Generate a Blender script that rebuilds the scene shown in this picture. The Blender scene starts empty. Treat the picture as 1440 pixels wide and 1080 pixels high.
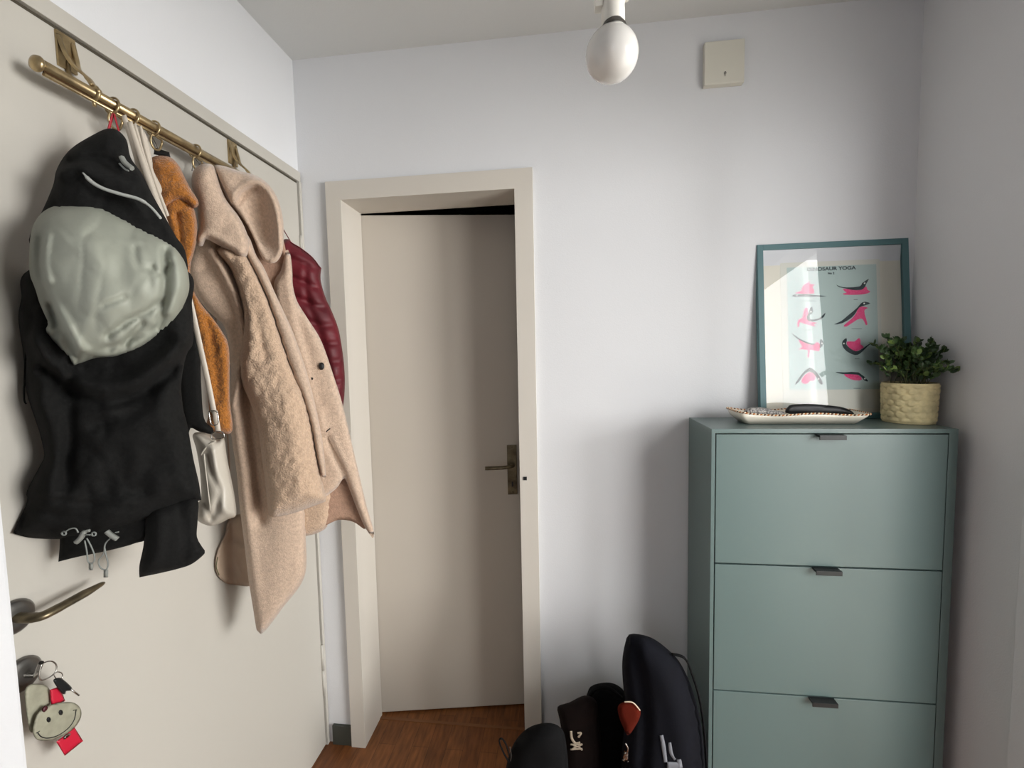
import bpy, bmesh, math, random
import numpy as np
from mathutils import Vector, Matrix, noise
from mathutils.geometry import delaunay_2d_cdt
random.seed(4)
sc = bpy.context.scene
COL = sc.collection
PI = math.pi

# ------------------------------------------------------------------ camera
CAMH = 1.4677
F = 615.02
YAW, PITCH, ROLL = -0.117417717, 0.0670100538, -0.0204094175
cy, sy, cp, sp = math.cos(YAW), math.sin(YAW), math.cos(PITCH), math.sin(PITCH)
FW = Vector((sy*cp, cy*cp, -sp)); _r = Vector((cy, -sy, 0)); _u = _r.cross(FW)
RT = _r*math.cos(ROLL) + _u*math.sin(ROLL)
UP = -_r*math.sin(ROLL) + _u*math.cos(ROLL)
cam = bpy.data.cameras.new('camera'); camo = bpy.data.objects.new('camera', cam); COL.objects.link(camo)
m = Matrix(((RT.x, UP.x, -FW.x, 0), (RT.y, UP.y, -FW.y, 0), (RT.z, UP.z, -FW.z, CAMH), (0, 0, 0, 1)))
camo.matrix_world = m
cam.sensor_fit = 'HORIZONTAL'; cam.sensor_width = 36; cam.lens = 36*F/1440
cam.clip_start = 0.02
sc.camera = camo

# ------------------------------------------------------------------ world, daylight, exposure
w = bpy.data.worlds.new('world'); sc.world = w; w.use_nodes = True
w.node_tree.nodes['Background'].inputs[0].default_value = (0.75, 0.85, 1.0, 1)
w.node_tree.nodes['Background'].inputs[1].default_value = 0.6
sc.view_settings.view_transform = 'Standard'; sc.view_settings.look = 'None'
sc.view_settings.gamma = 1; sc.view_settings.use_curve_mapping = False
sc.view_settings.exposure = -0.04

def area(name, loc, target, sx, sz, power, col=(1, 1, 1)):
    l = bpy.data.lights.new(name, 'AREA'); l.shape = 'RECTANGLE'; l.size = sx; l.size_y = sz
    l.energy = power; l.color = col
    o = bpy.data.objects.new(name, l); COL.objects.link(o); o.location = loc
    o.rotation_euler = (Vector(target)-Vector(loc)).to_track_quat('-Z', 'Y').to_euler()
    return o
# daylight through the two windows of the side room, plus an added soft fill behind the camera
area('daylight_east', (3.72, -0.45, 1.62), (0, -0.45, 1.62), 1.5, 1.25, 215, (1, 0.99, 0.975))
area('daylight_south', (2.35, -1.42, 1.88), (2.35, 1, 1.88), 1.8, 1.9, 95, (1, 0.99, 0.975))
area('hall_fill', (0.1, -2.22, 1.5), (0.1, 0, 1.5), 0.9, 1.3, 4.5, (0.98, 0.97, 1))

# ------------------------------------------------------------------ helpers
CAMP = Vector((0, 0, CAMH))
def ray(px, py): return RT*((px-720)/F) + UP*((540-py)/F) + FW
def onY(px, py, Y): d = ray(px, py); return CAMP + d*(Y/d.y)
def onX(px, py, X): d = ray(px, py); return CAMP + d*(X/d.x)
def onZ(px, py, Z): d = ray(px, py); return CAMP + d*((Z-CAMH)/d.z)

def lin(c):
    def f(v):
        v /= 255.0
        return v/12.92 if v <= 0.04045 else ((v+0.055)/1.055)**2.4
    return (f(c[0]), f(c[1]), f(c[2]), 1)

def mat(name, rgb, rough=0.6, metal=0.0, bump=None, var=None, sheen=0.0, coat=0.0, rgb2=None, spec=None, stretch=(1, 1, 1)):
    """bump=(scale,strength,distance); var=(scale,amount)"""
    mt = bpy.data.materials.new(name); mt.use_nodes = True
    nt = mt.node_tree; b = nt.nodes['Principled BSDF']
    b.inputs['Base Color'].default_value = lin(rgb); b.inputs['Roughness'].default_value = rough
    b.inputs['Metallic'].default_value = metal
    if sheen: b.inputs['Sheen Weight'].default_value = sheen
    if coat: b.inputs['Coat Weight'].default_value = coat; b.inputs['Coat Roughness'].default_value = 0.25
    if spec is not None: b.inputs['Specular IOR Level'].default_value = spec
    tc = nt.nodes.new('ShaderNodeTexCoord'); mp = nt.nodes.new('ShaderNodeMapping'); mp.inputs['Scale'].default_value = stretch
    nt.links.new(tc.outputs['Object'], mp.inputs['Vector'])
    if bump:
        n = nt.nodes.new('ShaderNodeTexNoise'); n.inputs['Scale'].default_value = bump[0]; n.inputs['Detail'].default_value = 4
        nt.links.new(mp.outputs[0], n.inputs['Vector'])
        bp = nt.nodes.new('ShaderNodeBump'); bp.inputs['Strength'].default_value = bump[1]; bp.inputs['Distance'].default_value = bump[2]
        nt.links.new(n.outputs[0], bp.inputs['Height']); nt.links.new(bp.outputs[0], b.inputs['Normal'])
    if var:
        n = nt.nodes.new('ShaderNodeTexNoise'); n.inputs['Scale'].default_value = var[0]; n.inputs['Detail'].default_value = 5
        nt.links.new(mp.outputs[0], n.inputs['Vector'])
        r = nt.nodes.new('ShaderNodeValToRGB'); r.color_ramp.elements[0].position = 0.35; r.color_ramp.elements[1].position = 0.65
        c2 = rgb2 if rgb2 else tuple(max(0, v*(1-var[1])) for v in rgb)
        r.color_ramp.elements[0].color = lin(c2); r.color_ramp.elements[1].color = lin(rgb)
        nt.links.new(n.outputs[0], r.inputs[0]); nt.links.new(r.outputs[0], b.inputs['Base Color'])
    return mt

M = {}
M['wall'] = mat('wall_paint', (223, 224, 226), 0.85, bump=(260, 0.25, 0.0015), var=(1.3, 0.015))
M['ceil'] = mat('ceiling_paint', (214, 215, 213), 0.9, bump=(200, 0.25, 0.0015))
M['door'] = mat('cream_door_paint', (188, 184, 175), 0.45, bump=(120, 0.06, 0.001))
M['idoor'] = mat('inner_door_paint', (194, 186, 174), 0.5, bump=(90, 0.08, 0.001))
M['trim'] = mat('cream_trim_paint', (206, 200, 190), 0.42, bump=(60, 0.08, 0.001))
M['gap'] = mat('dark_gap', (70, 64, 52), 0.9)
M['brass'] = mat('aged_brass', (186, 164, 124), 0.3, 0.8, bump=(70, 0.12, 0.0006), var=(40, 0.2))
M['brassdark'] = mat('dark_brass_groove', (70, 48, 26), 0.5, 0.6)
M['bronze'] = mat('tarnished_bronze', (128, 116, 92), 0.35, 0.75, bump=(60, 0.1, 0.0006), var=(35, 0.3))
M['steel'] = mat('dull_steel', (120, 118, 114), 0.35, 0.85, bump=(90, 0.08, 0.0004))
M['chrome'] = mat('chrome', (190, 188, 184), 0.2, 1.0)
M['black'] = mat('black_metal', (24, 26, 27), 0.42, 0.2)
M['base'] = mat('dark_baseboard', (62, 64, 58), 0.5)
M['jacket'] = mat('black_cotton', (25, 25, 24), 0.97, bump=(420, 0.35, 0.0012), var=(160, 0.25), spec=0.2)
M['lining'] = mat('sage_grey_satin', (152, 155, 142), 0.6, bump=(13, 0.4, 0.008), var=(9, 0.05))
M['piping'] = mat('pale_piping', (172, 174, 168), 0.5)
M['cordg'] = mat('grey_cord', (128, 132, 128), 0.6)
M['plastic'] = mat('grey_cord_lock', (134, 136, 130), 0.4)
M['redloop'] = mat('red_loop', (150, 22, 36), 0.6)
M['teddy'] = mat('mustard_teddy', (178, 110, 34), 0.95, bump=(260, 1.0, 0.005), var=(190, 0.16), sheen=0.3)
M['wool'] = mat('blush_wool', (201, 176, 154), 0.95, bump=(330, 0.6, 0.003), var=(150, 0.10), sheen=0.35)
M['boucle'] = mat('blush_boucle', (198, 170, 144), 0.95, bump=(230, 0.9, 0.004), var=(150, 0.09), sheen=0.3)
M['woolin'] = mat('wool_inside', (176, 142, 120), 0.95, bump=(330, 0.6, 0.003), var=(120, 0.1))
M['puffer'] = mat('burgundy_nylon', (100, 14, 28), 0.62, bump=(26, 0.4, 0.005), var=(14, 0.2))
M['leather'] = mat('cream_leather', (190, 183, 170), 0.38, bump=(180, 0.25, 0.0012), var=(10, 0.05))
M['strap'] = mat('cream_strap', (196, 186, 172), 0.5, bump=(300, 0.2, 0.0008))
M['tote'] = mat('beige_nylon', (190, 168, 146), 0.6, bump=(30, 0.4, 0.004), var=(8, 0.08))
M['cab'] = mat('sage_cabinet', (87, 105, 103), 0.42, bump=(500, 0.08, 0.0004), coat=0.25)
M['cabin'] = mat('cabinet_shadow_gap', (30, 42, 38), 0.9)
M['pframe'] = mat('teal_frame', (78, 114, 118), 0.5, bump=(80, 0.1, 0.0006), stretch=(1, 1, 6))
M['mat'] = mat('mat_board', (226, 222, 208), 0.85)
M['print'] = mat('pale_blue_print', (186, 204, 200), 0.8)
M['printw'] = mat('print_paper', (218, 218, 208), 0.8)
M['pink'] = mat('hot_pink_ink', (236, 60, 128), 0.8, var=(220, 0.1), rgb2=(240, 96, 150))
M['ink'] = mat('dark_ink', (42, 60, 64), 0.8)
M['inkg'] = mat('grey_ink', (110, 122, 122), 0.8)
M['white'] = mat('white_dot', (236, 238, 232), 0.8)
M['ceramic'] = mat('glazed_ceramic', (236, 228, 212), 0.15, var=(20, 0.03))
M['leaf'] = mat('leaf_green', (70, 98, 52), 0.45, var=(30, 0.3), rgb2=(30, 52, 30))
M['leafl'] = mat('leaf_light', (120, 146, 74), 0.45, var=(30, 0.3))
M['stem'] = mat('stem_green', (72, 76, 42), 0.7)
M['soil'] = mat('dark_soil', (34, 26, 20), 1.0, bump=(80, 1, 0.01))
M['bulb'] = mat('opal_glass', (214, 211, 206), 0.15, coat=0.3)
M['socket'] = mat('white_bakelite', (226, 222, 212), 0.3)
M['box'] = mat('cream_plastic', (216, 213, 200), 0.5, bump=(60, 0.1, 0.001))
M['bagk'] = mat('black_bag', (13, 13, 14), 0.9, spec=0.15, bump=(300, 0.3, 0.001), var=(20, 0.3))
M['bagb'] = mat('dark_brown_bag', (26, 17, 15), 0.9, spec=0.15, bump=(240, 0.3, 0.001), var=(20, 0.3))
M['bagn'] = mat('navy_bag', (8, 9, 17), 0.9, spec=0.15, bump=(300, 0.3, 0.001), var=(16, 0.2))
M['orange'] = mat('rust_orange', (76, 20, 8), 0.95, spec=0.1, bump=(100, 0.3, 0.002))
M['logo'] = mat('cream_print', (196, 180, 158), 0.7)
M['logow'] = mat('grey_print', (112, 114, 120), 0.7)
M['tag'] = mat('grey_green_tag', (158, 156, 136), 0.6, var=(60, 0.1))
M['tagred'] = mat('red_tag', (190, 24, 52), 0.45)
M['gloss'] = mat('black_gloss', (14, 15, 18), 0.5)
M['paper'] = mat('white_paper', (220, 220, 216), 0.7)
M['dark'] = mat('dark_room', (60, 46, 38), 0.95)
M['sidewall'] = mat('side_room_white', (232, 232, 230), 0.85)

def wood_mat():
    mt = bpy.data.materials.new('parquet'); mt.use_nodes = True; nt = mt.node_tree; b = nt.nodes['Principled BSDF']
    tc = nt.nodes.new('ShaderNodeTexCoord'); mp = nt.nodes.new('ShaderNodeMapping'); mp.inputs['Rotation'].default_value = (0, 0, PI/2)
    nt.links.new(tc.outputs['Object'], mp.inputs[0])
    br = nt.nodes.new('ShaderNodeTexBrick'); br.inputs['Scale'].default_value = 1.0
    br.inputs['Brick Width'].default_value = 0.30; br.inputs['Row Height'].default_value = 0.065
    br.inputs['Mortar Size'].default_value = 0.0008; br.inputs['Mortar Smooth'].default_value = 0.4
    br.inputs['Color1'].default_value = lin((136, 86, 46)); br.inputs['Color2'].default_value = lin((116, 70, 36)); br.inputs['Mortar'].default_value = lin((70, 40, 20))
    nt.links.new(mp.outputs[0], br.inputs['Vector'])
    mp2 = nt.nodes.new('ShaderNodeMapping'); mp2.inputs['Scale'].default_value = (14, 2.2, 1)
    nt.links.new(tc.outputs['Object'], mp2.inputs[0])
    n = nt.nodes.new('ShaderNodeTexNoise'); n.inputs['Scale'].default_value = 6; n.inputs['Detail'].default_value = 8
    nt.links.new(mp2.outputs[0], n.inputs[0])
    r = nt.nodes.new('ShaderNodeValToRGB'); r.color_ramp.elements[0].position = .3; r.color_ramp.elements[1].position = .7
    r.color_ramp.elements[0].color = (.55, .5, .45, 1); r.color_ramp.elements[1].color = (1.1, 1.05, 1, 1)
    nt.links.new(n.outputs[0], r.inputs[0])
    mx = nt.nodes.new('ShaderNodeMix'); mx.data_type = 'RGBA'; mx.blend_type = 'MULTIPLY'; mx.inputs[0].default_value = 1
    nt.links.new(br.outputs[0], mx.inputs[6]); nt.links.new(r.outputs[0], mx.inputs[7]); nt.links.new(mx.outputs[2], b.inputs['Base Color'])
    b.inputs['Roughness'].default_value = 0.42
    return mt
M['floor'] = wood_mat()
def glass_mat():
    mt = bpy.data.materials.new('pane_glass'); mt.use_nodes = True; nt = mt.node_tree
    for n in list(nt.nodes): nt.nodes.remove(n)
    o = nt.nodes.new('ShaderNodeOutputMaterial'); t = nt.nodes.new('ShaderNodeBsdfTransparent'); g = nt.nodes.new('ShaderNodeBsdfGlossy')
    g.inputs['Roughness'].default_value = 0.012
    fr = nt.nodes.new('ShaderNodeFresnel'); fr.inputs[0].default_value = 1.39; mx = nt.nodes.new('ShaderNodeMixShader')
    nt.links.new(fr.outputs[0], mx.inputs[0]); nt.links.new(t.outputs[0], mx.inputs[1]); nt.links.new(g.outputs[0], mx.inputs[2]); nt.links.new(mx.outputs[0], o.inputs[0])
    return mt
M['glass'] = glass_mat()

def link(name, me, m=None, parent=None, smooth=False, loc=None):
    o = bpy.data.objects.new(name, me); COL.objects.link(o)
    if m is not None:
        for mm in (m if isinstance(m, (list, tuple)) else [m]): me.materials.append(M[mm] if isinstance(mm, str) else mm)
    if smooth: me.polygons.foreach_set('use_smooth', [True]*len(me.polygons))
    if parent is not None:
        o.parent = parent; o.matrix_parent_inverse = Matrix.Translation(-parent.location) if parent.rotation_euler[:] == (0, 0, 0) else Matrix.Identity(4)
    if loc is not None: o.location = loc
    return o
def frombm(name, bm, m=None, parent=None, smooth=False):
    me = bpy.data.meshes.new(name); bm.normal_update(); bm.to_mesh(me); bm.free()
    return link(name, me, m, parent, smooth)
def thing(name, label, cat, loc, group=None):
    o = bpy.data.objects.new(name, None); COL.objects.link(o); o.location = loc; o.empty_display_size = .05
    o['label'] = label; o['category'] = cat
    if group: o['group'] = group
    return o
def tag(o, label, cat, group=None):
    o['label'] = label; o['category'] = cat
    if group: o['group'] = group
    return o
def struct(o): o['kind'] = 'structure'; return o

def bm_box(bm, x0, x1, y0, y1, z0, z1, bev=0.0, mi=0):
    vs = [bm.verts.new(p) for p in ((x0, y0, z0), (x1, y0, z0), (x1, y1, z0), (x0, y1, z0), (x0, y0, z1), (x1, y0, z1), (x1, y1, z1), (x0, y1, z1))]
    fs = [bm.faces.new([vs[i] for i in f]) for f in ((0, 3, 2, 1), (4, 5, 6, 7), (0, 1, 5, 4), (1, 2, 6, 5), (2, 3, 7, 6), (3, 0, 4, 7))]
    for f in fs: f.material_index = mi
    if bev:
        es = set(e for f in fs for e in f.edges)
        bmesh.ops.bevel(bm, geom=list(es), offset=bev, segments=2, profile=.7, affect='EDGES')
def box(name, x0, x1, y0, y1, z0, z1, m, parent=None, bev=0.0):
    bm = bmesh.new(); bm_box(bm, x0, x1, y0, y1, z0, z1, bev); return frombm(name, bm, m, parent)
def basis(d):
    d = d.normalized(); a = Vector((0, 0, 1)) if abs(d.z) < .9 else Vector((1, 0, 0))
    u = d.cross(a).normalized(); return u, d.cross(u).normalized()
def bm_tube(bm, pts, r, n=10, closed=False, flat=None, cap=True, mi=0):
    pts = [Vector(p) for p in pts]; k = len(pts); rings = []
    rr = r if isinstance(r, (list, tuple)) else [r]*k
    prev = None
    for i, p in enumerate(pts):
        if closed: d = pts[(i+1) % k]-pts[i-1]
        else: d = pts[min(i+1, k-1)]-pts[max(i-1, 0)]
        d.normalize()
        if prev is None: u, v = basis(d)
        else:
            u = prev - d*prev.dot(d)
            if u.length < 1e-6: u, v = basis(d)
            u.normalize(); v = d.cross(u)
        prev = u
        fl = flat if flat else 1
        rings.append([bm.verts.new(p+u*rr[i]*math.cos(2*PI*j/n)+v*rr[i]*fl*math.sin(2*PI*j/n)) for j in range(n)])
    for i in range(k if closed else k-1):
        a, b = rings[i], rings[(i+1) % k]
        for j in range(n):
            f = bm.faces.new((a[j], a[(j+1) % n], b[(j+1) % n], b[j])); f.smooth = True; f.material_index = mi
    if cap and not closed:
        for q in (rings[0][::-1], rings[-1]):
            f = bm.faces.new(q); f.material_index = mi
def tube(name, pts, r, m, parent=None, n=10, closed=False, flat=None):
    bm = bmesh.new(); bm_tube(bm, pts, r, n, closed, flat)
    bmesh.ops.recalc_face_normals(bm, faces=bm.faces); return frombm(name, bm, m, parent)
def spl(pts, n=6, closed=False):
    P = [Vector(p) for p in pts]; k = len(P); out = []
    for i in range(k if closed else k-1):
        p0 = P[i-1] if (closed or i > 0) else P[0]; p1 = P[i]; p2 = P[(i+1) % k]; p3 = P[(i+2) % k] if (closed or i+2 < k) else P[-1]
        for j in range(n):
            t = j/n
            out.append(.5*((2*p1)+(p2-p0)*t+(2*p0-5*p1+4*p2-p3)*t*t+(3*p1-p0-3*p2+p3)*t**3))
    if not closed: out.append(P[-1])
    return out
def bm_lathe(bm, prof, c, axis=(0, 0, 1), n=32, mi=0):
    """prof: list (r, h) along axis from centre c"""
    ax = Vector(axis).normalized(); u, v = basis(ax); c = Vector(c); rings = []
    for r, h in prof:
        if r < 1e-6: rings.append([bm.verts.new(c+ax*h)])
        else: rings.append([bm.verts.new(c+ax*h+(u*math.cos(2*PI*j/n)+v*math.sin(2*PI*j/n))*r) for j in range(n)])
    for a, b in zip(rings[:-1], rings[1:]):
        for j in range(n):
            jj = (j+1) % n
            q = [a[0], b[j], b[jj]] if len(a) == 1 else ([a[j], b[0], a[jj]] if len(b) == 1 else [a[j], b[j], b[jj], a[jj]])
            if len(a) == 1 and len(b) == 1: continue
            f = bm.faces.new(q); f.smooth = True; f.material_index = mi
def lathe(name, prof, c, m, parent=None, axis=(0, 0, 1), n=32):
    bm = bmesh.new(); bm_lathe(bm, prof, c, axis, n); bmesh.ops.recalc_face_normals(bm, faces=bm.faces); return frombm(name, bm, m, parent)

# ---- soft cloth shapes: a closed cushion-like mesh over a traced outline, on a vertical plane of its own
class Plane:
    def __init__(s, A, B, xmax=9):
        s.xmax = xmax; s.lean = 0.0
        s.A = Vector((A[0], A[1], 0)); d = Vector((B[0]-A[0], B[1]-A[1], 0)).normalized()
        s.n = Vector((d.y, -d.x, 0))          # towards the viewer's side
        if s.n.dot(-s.A) < 0: s.n = -s.n
    def at(s, px, py, off=0.0, back=False):
        d = ray(px, py); P0 = s.A + s.n*(off+s.lean*min(1.0, max(0.0, (py-190)/150)))
        t = (P0-CAMP).dot(s.n)/d.dot(s.n)
        p = CAMP + d*t
        e = 0.0 if back else 0.005
        for lim, ax, sg in ((-0.910+e, 0, -1), (1.484-e, 1, 1), (s.xmax, 0, 1)):
            if sg*(p[ax]-lim) > 0: p = CAMP + d*((lim-CAMP[ax])/d[ax])
        if p.z < .002: p.z = .002
        return p
def smooth_outline(pts, step):
    k = len(pts); out = []
    for i in range(k):
        p0, p1, p2, p3 = (np.array(pts[j % k][:2], float) for j in (i-1, i, i+1, i+2))
        if len(pts[i]) > 2: p0 = p1
        if len(pts[(i+1) % k]) > 2: p3 = p2
        L = np.hypot(*(p2-p1)); n = max(1, int(round(L/step)))
        for j in range(n):
            t = j/n
            out.append(.5*((2*p1)+(p2-p0)*t+(2*p0-5*p1+4*p2-p3)*t*t+(3*p1-p0-3*p2+p3)*t**3))
    return np.array(out)
def segdist(P, S, closed=True):
    A = S; B = np.roll(S, -1, 0) if closed else S[1:]
    if not closed: A = S[:-1]
    d = np.full(len(P), 1e9)
    for a, b in zip(A, B):
        ab = b-a; L = ab@ab+1e-9
        t = np.clip(((P-a)@ab)/L, 0, 1)
        q = P-(a+t[:, None]*ab); d = np.minimum(d, np.hypot(q[:, 0], q[:, 1]))
    return d
def inside(P, S):
    x, y = P[:, 0], P[:, 1]; c = np.zeros(len(P), bool); j = len(S)-1
    for i in range(len(S)):
        xi, yi = S[i]; xj, yj = S[j]
        if yi != yj: c ^= ((yi > y) != (yj > y)) & (x < (xj-xi)*(y-yi)/(yj-yi)+xi)
        j = i
    return c
def pillow(name, outline, plane, m, parent=None, off=0.0, T=0.02, w=14, back=0.012, creases=(), tilt=None, step=5, rough=0.0, rscale=30., fn=None, wr=0.0, ws=60.):
    S = smooth_outline(outline, step)
    x0, y0 = S.min(0); x1, y1 = S.max(0)
    gx, gy = np.meshgrid(np.arange(x0, x1, step), np.arange(y0, y1, step))
    gx = gx + (np.arange(gx.shape[0]) % 2)[:, None]*step*.5
    P = np.stack([gx.ravel(), gy.ravel()], 1)
    P = P[inside(P, S)]
    if len(P): P = P[segdist(P, S) > step*.55]
    V = [Vector((float(a), float(b))) for a, b in np.vstack([S, P])]
    nb = len(S)
    res = delaunay_2d_cdt(V, [(i, (i+1) % nb) for i in range(nb)], [], 1, 1e-4)
    vv, tris = res[0], res[2]
    Q = np.array([[v.x, v.y] for v in vv]); d = segdist(Q, S)
    t = np.clip(d/w, 0, 1); prof = np.sqrt(1-(1-t)**2)
    edge = d < 1e-2
    ex = np.zeros(len(Q))
    for c in creases:
        line = smooth_open(c[0]); dd = segdist(Q, line, False)
        ex += c[1]*np.exp(-(dd/c[2])**2)
    if fn is not None: ex += fn(Q[:, 0], Q[:, 1])
    if wr:
        for i, (x, y) in enumerate(Q):
            for k, (sc_, am) in enumerate(((1, 1), (.55, .55))):
                q = Vector((x/(ws*sc_)+3*k, y/(ws*sc_*1.3), off*9+k)); q = q + .6*noise.noise_vector(q*1.1)
                nn = noise.noise(q); ex[i] += wr*am*(abs(nn)**.6-.5)*1.6
    ex *= np.clip(d/8, 0, 1)
    base = np.full(len(Q), off)
    if tilt: base = base + tilt[2]*(Q[:, 0]-tilt[0]) + tilt[3]*(Q[:, 1]-tilt[1])
    bm = bmesh.new(); fv = []; bv = []
    for i, (x, y) in enumerate(Q):
        r = rough*noise.noise(Vector((x/rscale, y/rscale, off*50))) if rough else 0
        o = base[i]+T*prof[i]+ex[i]+r*min(1, d[i]/8)
        v = bm.verts.new(plane.at(x, y, o)); fv.append(v)
        bv.append(v if edge[i] else bm.verts.new(plane.at(x, y, base[i]-back*prof[i]+min(0.0, ex[i])*.6, True)))
    for f in tris:
        try: bm.faces.new([fv[i] for i in f])
        except ValueError: pass
        try: bm.faces.new([bv[i] for i in f[::-1]])
        except ValueError: pass
    bmesh.ops.recalc_face_normals(bm, faces=bm.faces)
    return frombm(name, bm, m, parent, True)
def smooth_open(pts):
    P = spl([(p[0], p[1], 0) for p in pts], 4); return np.array([[p.x, p.y] for p in P])
def cord(name, px, plane, off, r, m, parent=None, n=6, sm=5, flat=None):
    P = spl([(p[0], p[1], p[2] if len(p) > 2 else 0) for p in px], sm)
    return tube(name, [plane.at(p.x, p.y, off+p.z) for p in P], r, m, parent, n, False, flat)

def ribbon(name, pts, plane, m, parent, off, th=.0022):
    P = spl(pts, 5); bm = bmesh.new(); prev = None
    for i, p in enumerate(P):
        a, b = P[max(i-1, 0)], P[min(i+1, len(P)-1)]; t = Vector((b.x-a.x, b.y-a.y)).normalized(); nx, ny = -t.y, t.x
        q = []
        for k, o in ((-.5, 0), (-.42, th), (0, th*1.25), (.42, th), (.5, 0), (.42, -th), (-.42, -th)):
            q.append(bm.verts.new(plane.at(p.x+nx*p.z*k, p.y+ny*p.z*k, off+o)))
        if prev:
            for k in range(7): f = bm.faces.new((prev[k], prev[(k+1) % 7], q[(k+1) % 7], q[k])); f.smooth = True
        else: bm.faces.new(q)
        prev = q
    bm.faces.new(prev); bmesh.ops.recalc_face_normals(bm, faces=bm.faces); return frombm(name, bm, m, parent)

# ------------------------------------------------------------------ room shell
XL, XR, YB, ZC = -0.919, 1.066, 1.49, 2.50
YH = -2.3                                   # far end of the hall behind the camera
struct(box('floor', -1.7, XR+.11, YH-.1, 3.4, -0.05, 0.0, 'floor'))
struct(box('floor', XR+.11, 4.0, YH-.1, 3.4, -0.05, 0.0, mat('pale_bounce_floor', (205, 200, 190), .6, var=(3, .05))))  # unseen floor made pale to bounce neutral light up to the hall ceiling
struct(box('ceiling', -1.7, XR+.11, YH-.1, 3.4, ZC, ZC+.05, 'ceil'))
ZS = 2.95
struct(box('ceiling', XR+.11, 4.0, YH-.1, 3.4, ZS, ZS+.05, 'ceil'))
struct(box('wall_left', XL-.12, XL, YH, YB+.12, 0, ZC, 'wall'))
# back wall with the doorway x -0.758 .. -0.153
DX0, DX1, DZ = -0.780, -0.130, 2.035
bm = bmesh.new()
bm_box(bm, XL-.12, DX0, YB, YB+.13, 0, ZC); bm_box(bm, DX1, XR+.12, YB, YB+.13, 0, ZC); bm_box(bm, DX0, DX1, YB, YB+.13, DZ, ZC)
struct(frombm('wall_back', bm, 'wall'))
# right wall with an open doorway y .15 .. 1.03
OY0, OY1, OZ = -0.15, 1.03, 2.06
bm = bmesh.new()
bm_box(bm, XR, XR+.11, OY1, YB, 0, ZC); bm_box(bm, XR, XR+.11, YH, OY0, 0, ZC); bm_box(bm, XR, XR+.11, OY0, OY1, OZ, ZC)
struct(frombm('wall_right', bm, 'wall'))
# short pier of wall beside the entrance door, close to the camera
struct(box('wall_near', XL, -0.80, -0.35, 0.523, 0, ZC, 'wall', bev=.004))
# end of the hall, with an opening made up for the added fill light
bm = bmesh.new()
bm_box(bm, XL, -0.4, YH-.1, YH, 0, ZC); bm_box(bm, .6, XR+.12, YH-.1, YH, 0, ZC); bm_box(bm, -.4, .6, YH-.1, YH, 0, .8); bm_box(bm, -.4, .6, YH-.1, YH, 2.2, ZC)
struct(frombm('wall_front', bm, 'wall'))
# side room beyond the doorway
bm = bmesh.new()
bm_box(bm, 3.8, 3.9, -1.5, -1.25, 0, ZS); bm_box(bm, 3.8, 3.9, .35, 2.3, 0, ZS); bm_box(bm, 3.8, 3.9, -1.25, .35, 0, .98); bm_box(bm, 3.8, 3.9, -1.25, .35, 2.27, ZS)
bm_box(bm, XR+.11, 1.45, -1.6, -1.5, 0, ZS); bm_box(bm, 3.25, 3.9, -1.6, -1.5, 0, ZS); bm_box(bm, 1.45, 3.25, -1.6, -1.5, 2.86, ZS); bm_box(bm, 1.45, 3.25, -1.6, -1.5, 0, .93)
bm_box(bm, XR+.11, 3.9, 2.2, 2.3, 0, ZS)
bm_box(bm, XR+.06, XR+.11, YH, 3.4, ZC, ZS)
struct(frombm('wall_side_room', bm, 'sidewall'))
# dim room behind the inner door
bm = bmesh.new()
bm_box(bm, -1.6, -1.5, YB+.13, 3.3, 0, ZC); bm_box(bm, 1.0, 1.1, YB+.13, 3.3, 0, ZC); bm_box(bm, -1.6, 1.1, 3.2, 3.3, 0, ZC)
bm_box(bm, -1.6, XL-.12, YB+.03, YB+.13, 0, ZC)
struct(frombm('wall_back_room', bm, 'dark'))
# windows
def window(name, x0, x1, y0, y1, z0, z1, axis):
    bm = bmesh.new(); t = .05
    if axis == 'y':
        for a, b in ((x0, x0+t), (x1-t, x1), ((x0+x1)/2-t/2, (x0+x1)/2+t/2)): bm_box(bm, a, b, y0, y1, z0, z1)
        for a, b in ((z0, z0+t), (z1-t, z1)): bm_box(bm, x0, x1, y0, y1, a, b)
    else:
        for a, b in ((y0, y0+t), (y1-t, y1), ((y0+y1)/2-t/2, (y0+y1)/2+t/2)): bm_box(bm, x0, x1, a, b, z0, z1)
        for a, b in ((z0, z0+t), (z1-t, z1)): bm_box(bm, x0, x1, y0, y1, a, b)
    o = struct(frombm(name, bm, 'sidewall'))
    return o
window('window_1', 3.82, 3.88, -1.25, .35, .98, 2.27, 'x')
window('window_2', 1.45, 3.25, -1.58, -1.52, .93, 2.86, 'y')
window('added_fill_window', -.4, .6, -2.38, -2.32, .8, 2.2, 'y')  # made-up frame, out of view, to go with the hall fill light

# baseboard strip between corner and inner door frame, and right of the frame
struct(box('baseboard_back', XL+.03, -0.812, YB-.012, YB-.0005, 0.0, 0.075, 'base'))
struct(box('baseboard_back', -0.088, XR, YB-.012, YB-.0005, 0.0, 0.075, 'base'))

# doorway casing on the right wall
bm = bmesh.new()
bm_box(bm, XR-.014, XR-.0005, OY1-.005, OY1+.092, 0, OZ+.085, .002); bm_box(bm, XR-.014, XR-.0005, OY0-.09, OY0+.005, 0, OZ+.085, .002)
bm_box(bm, XR-.014, XR-.0005, OY0+.0052, OY1-.0052, OZ-.005, OZ+.085, .002)
bm_box(bm, XR-.012, XR+.12, OY1-.018, OY1-.0005, 0, OZ); bm_box(bm, XR-.012, XR+.12, OY0+.0005, OY0+.018, 0, OZ); bm_box(bm, XR-.012, XR+.12, OY0+.0185, OY1-.0185, OZ-.018, OZ-.0005)
struct(frombm('trim_3', bm, 'wall'))

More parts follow.
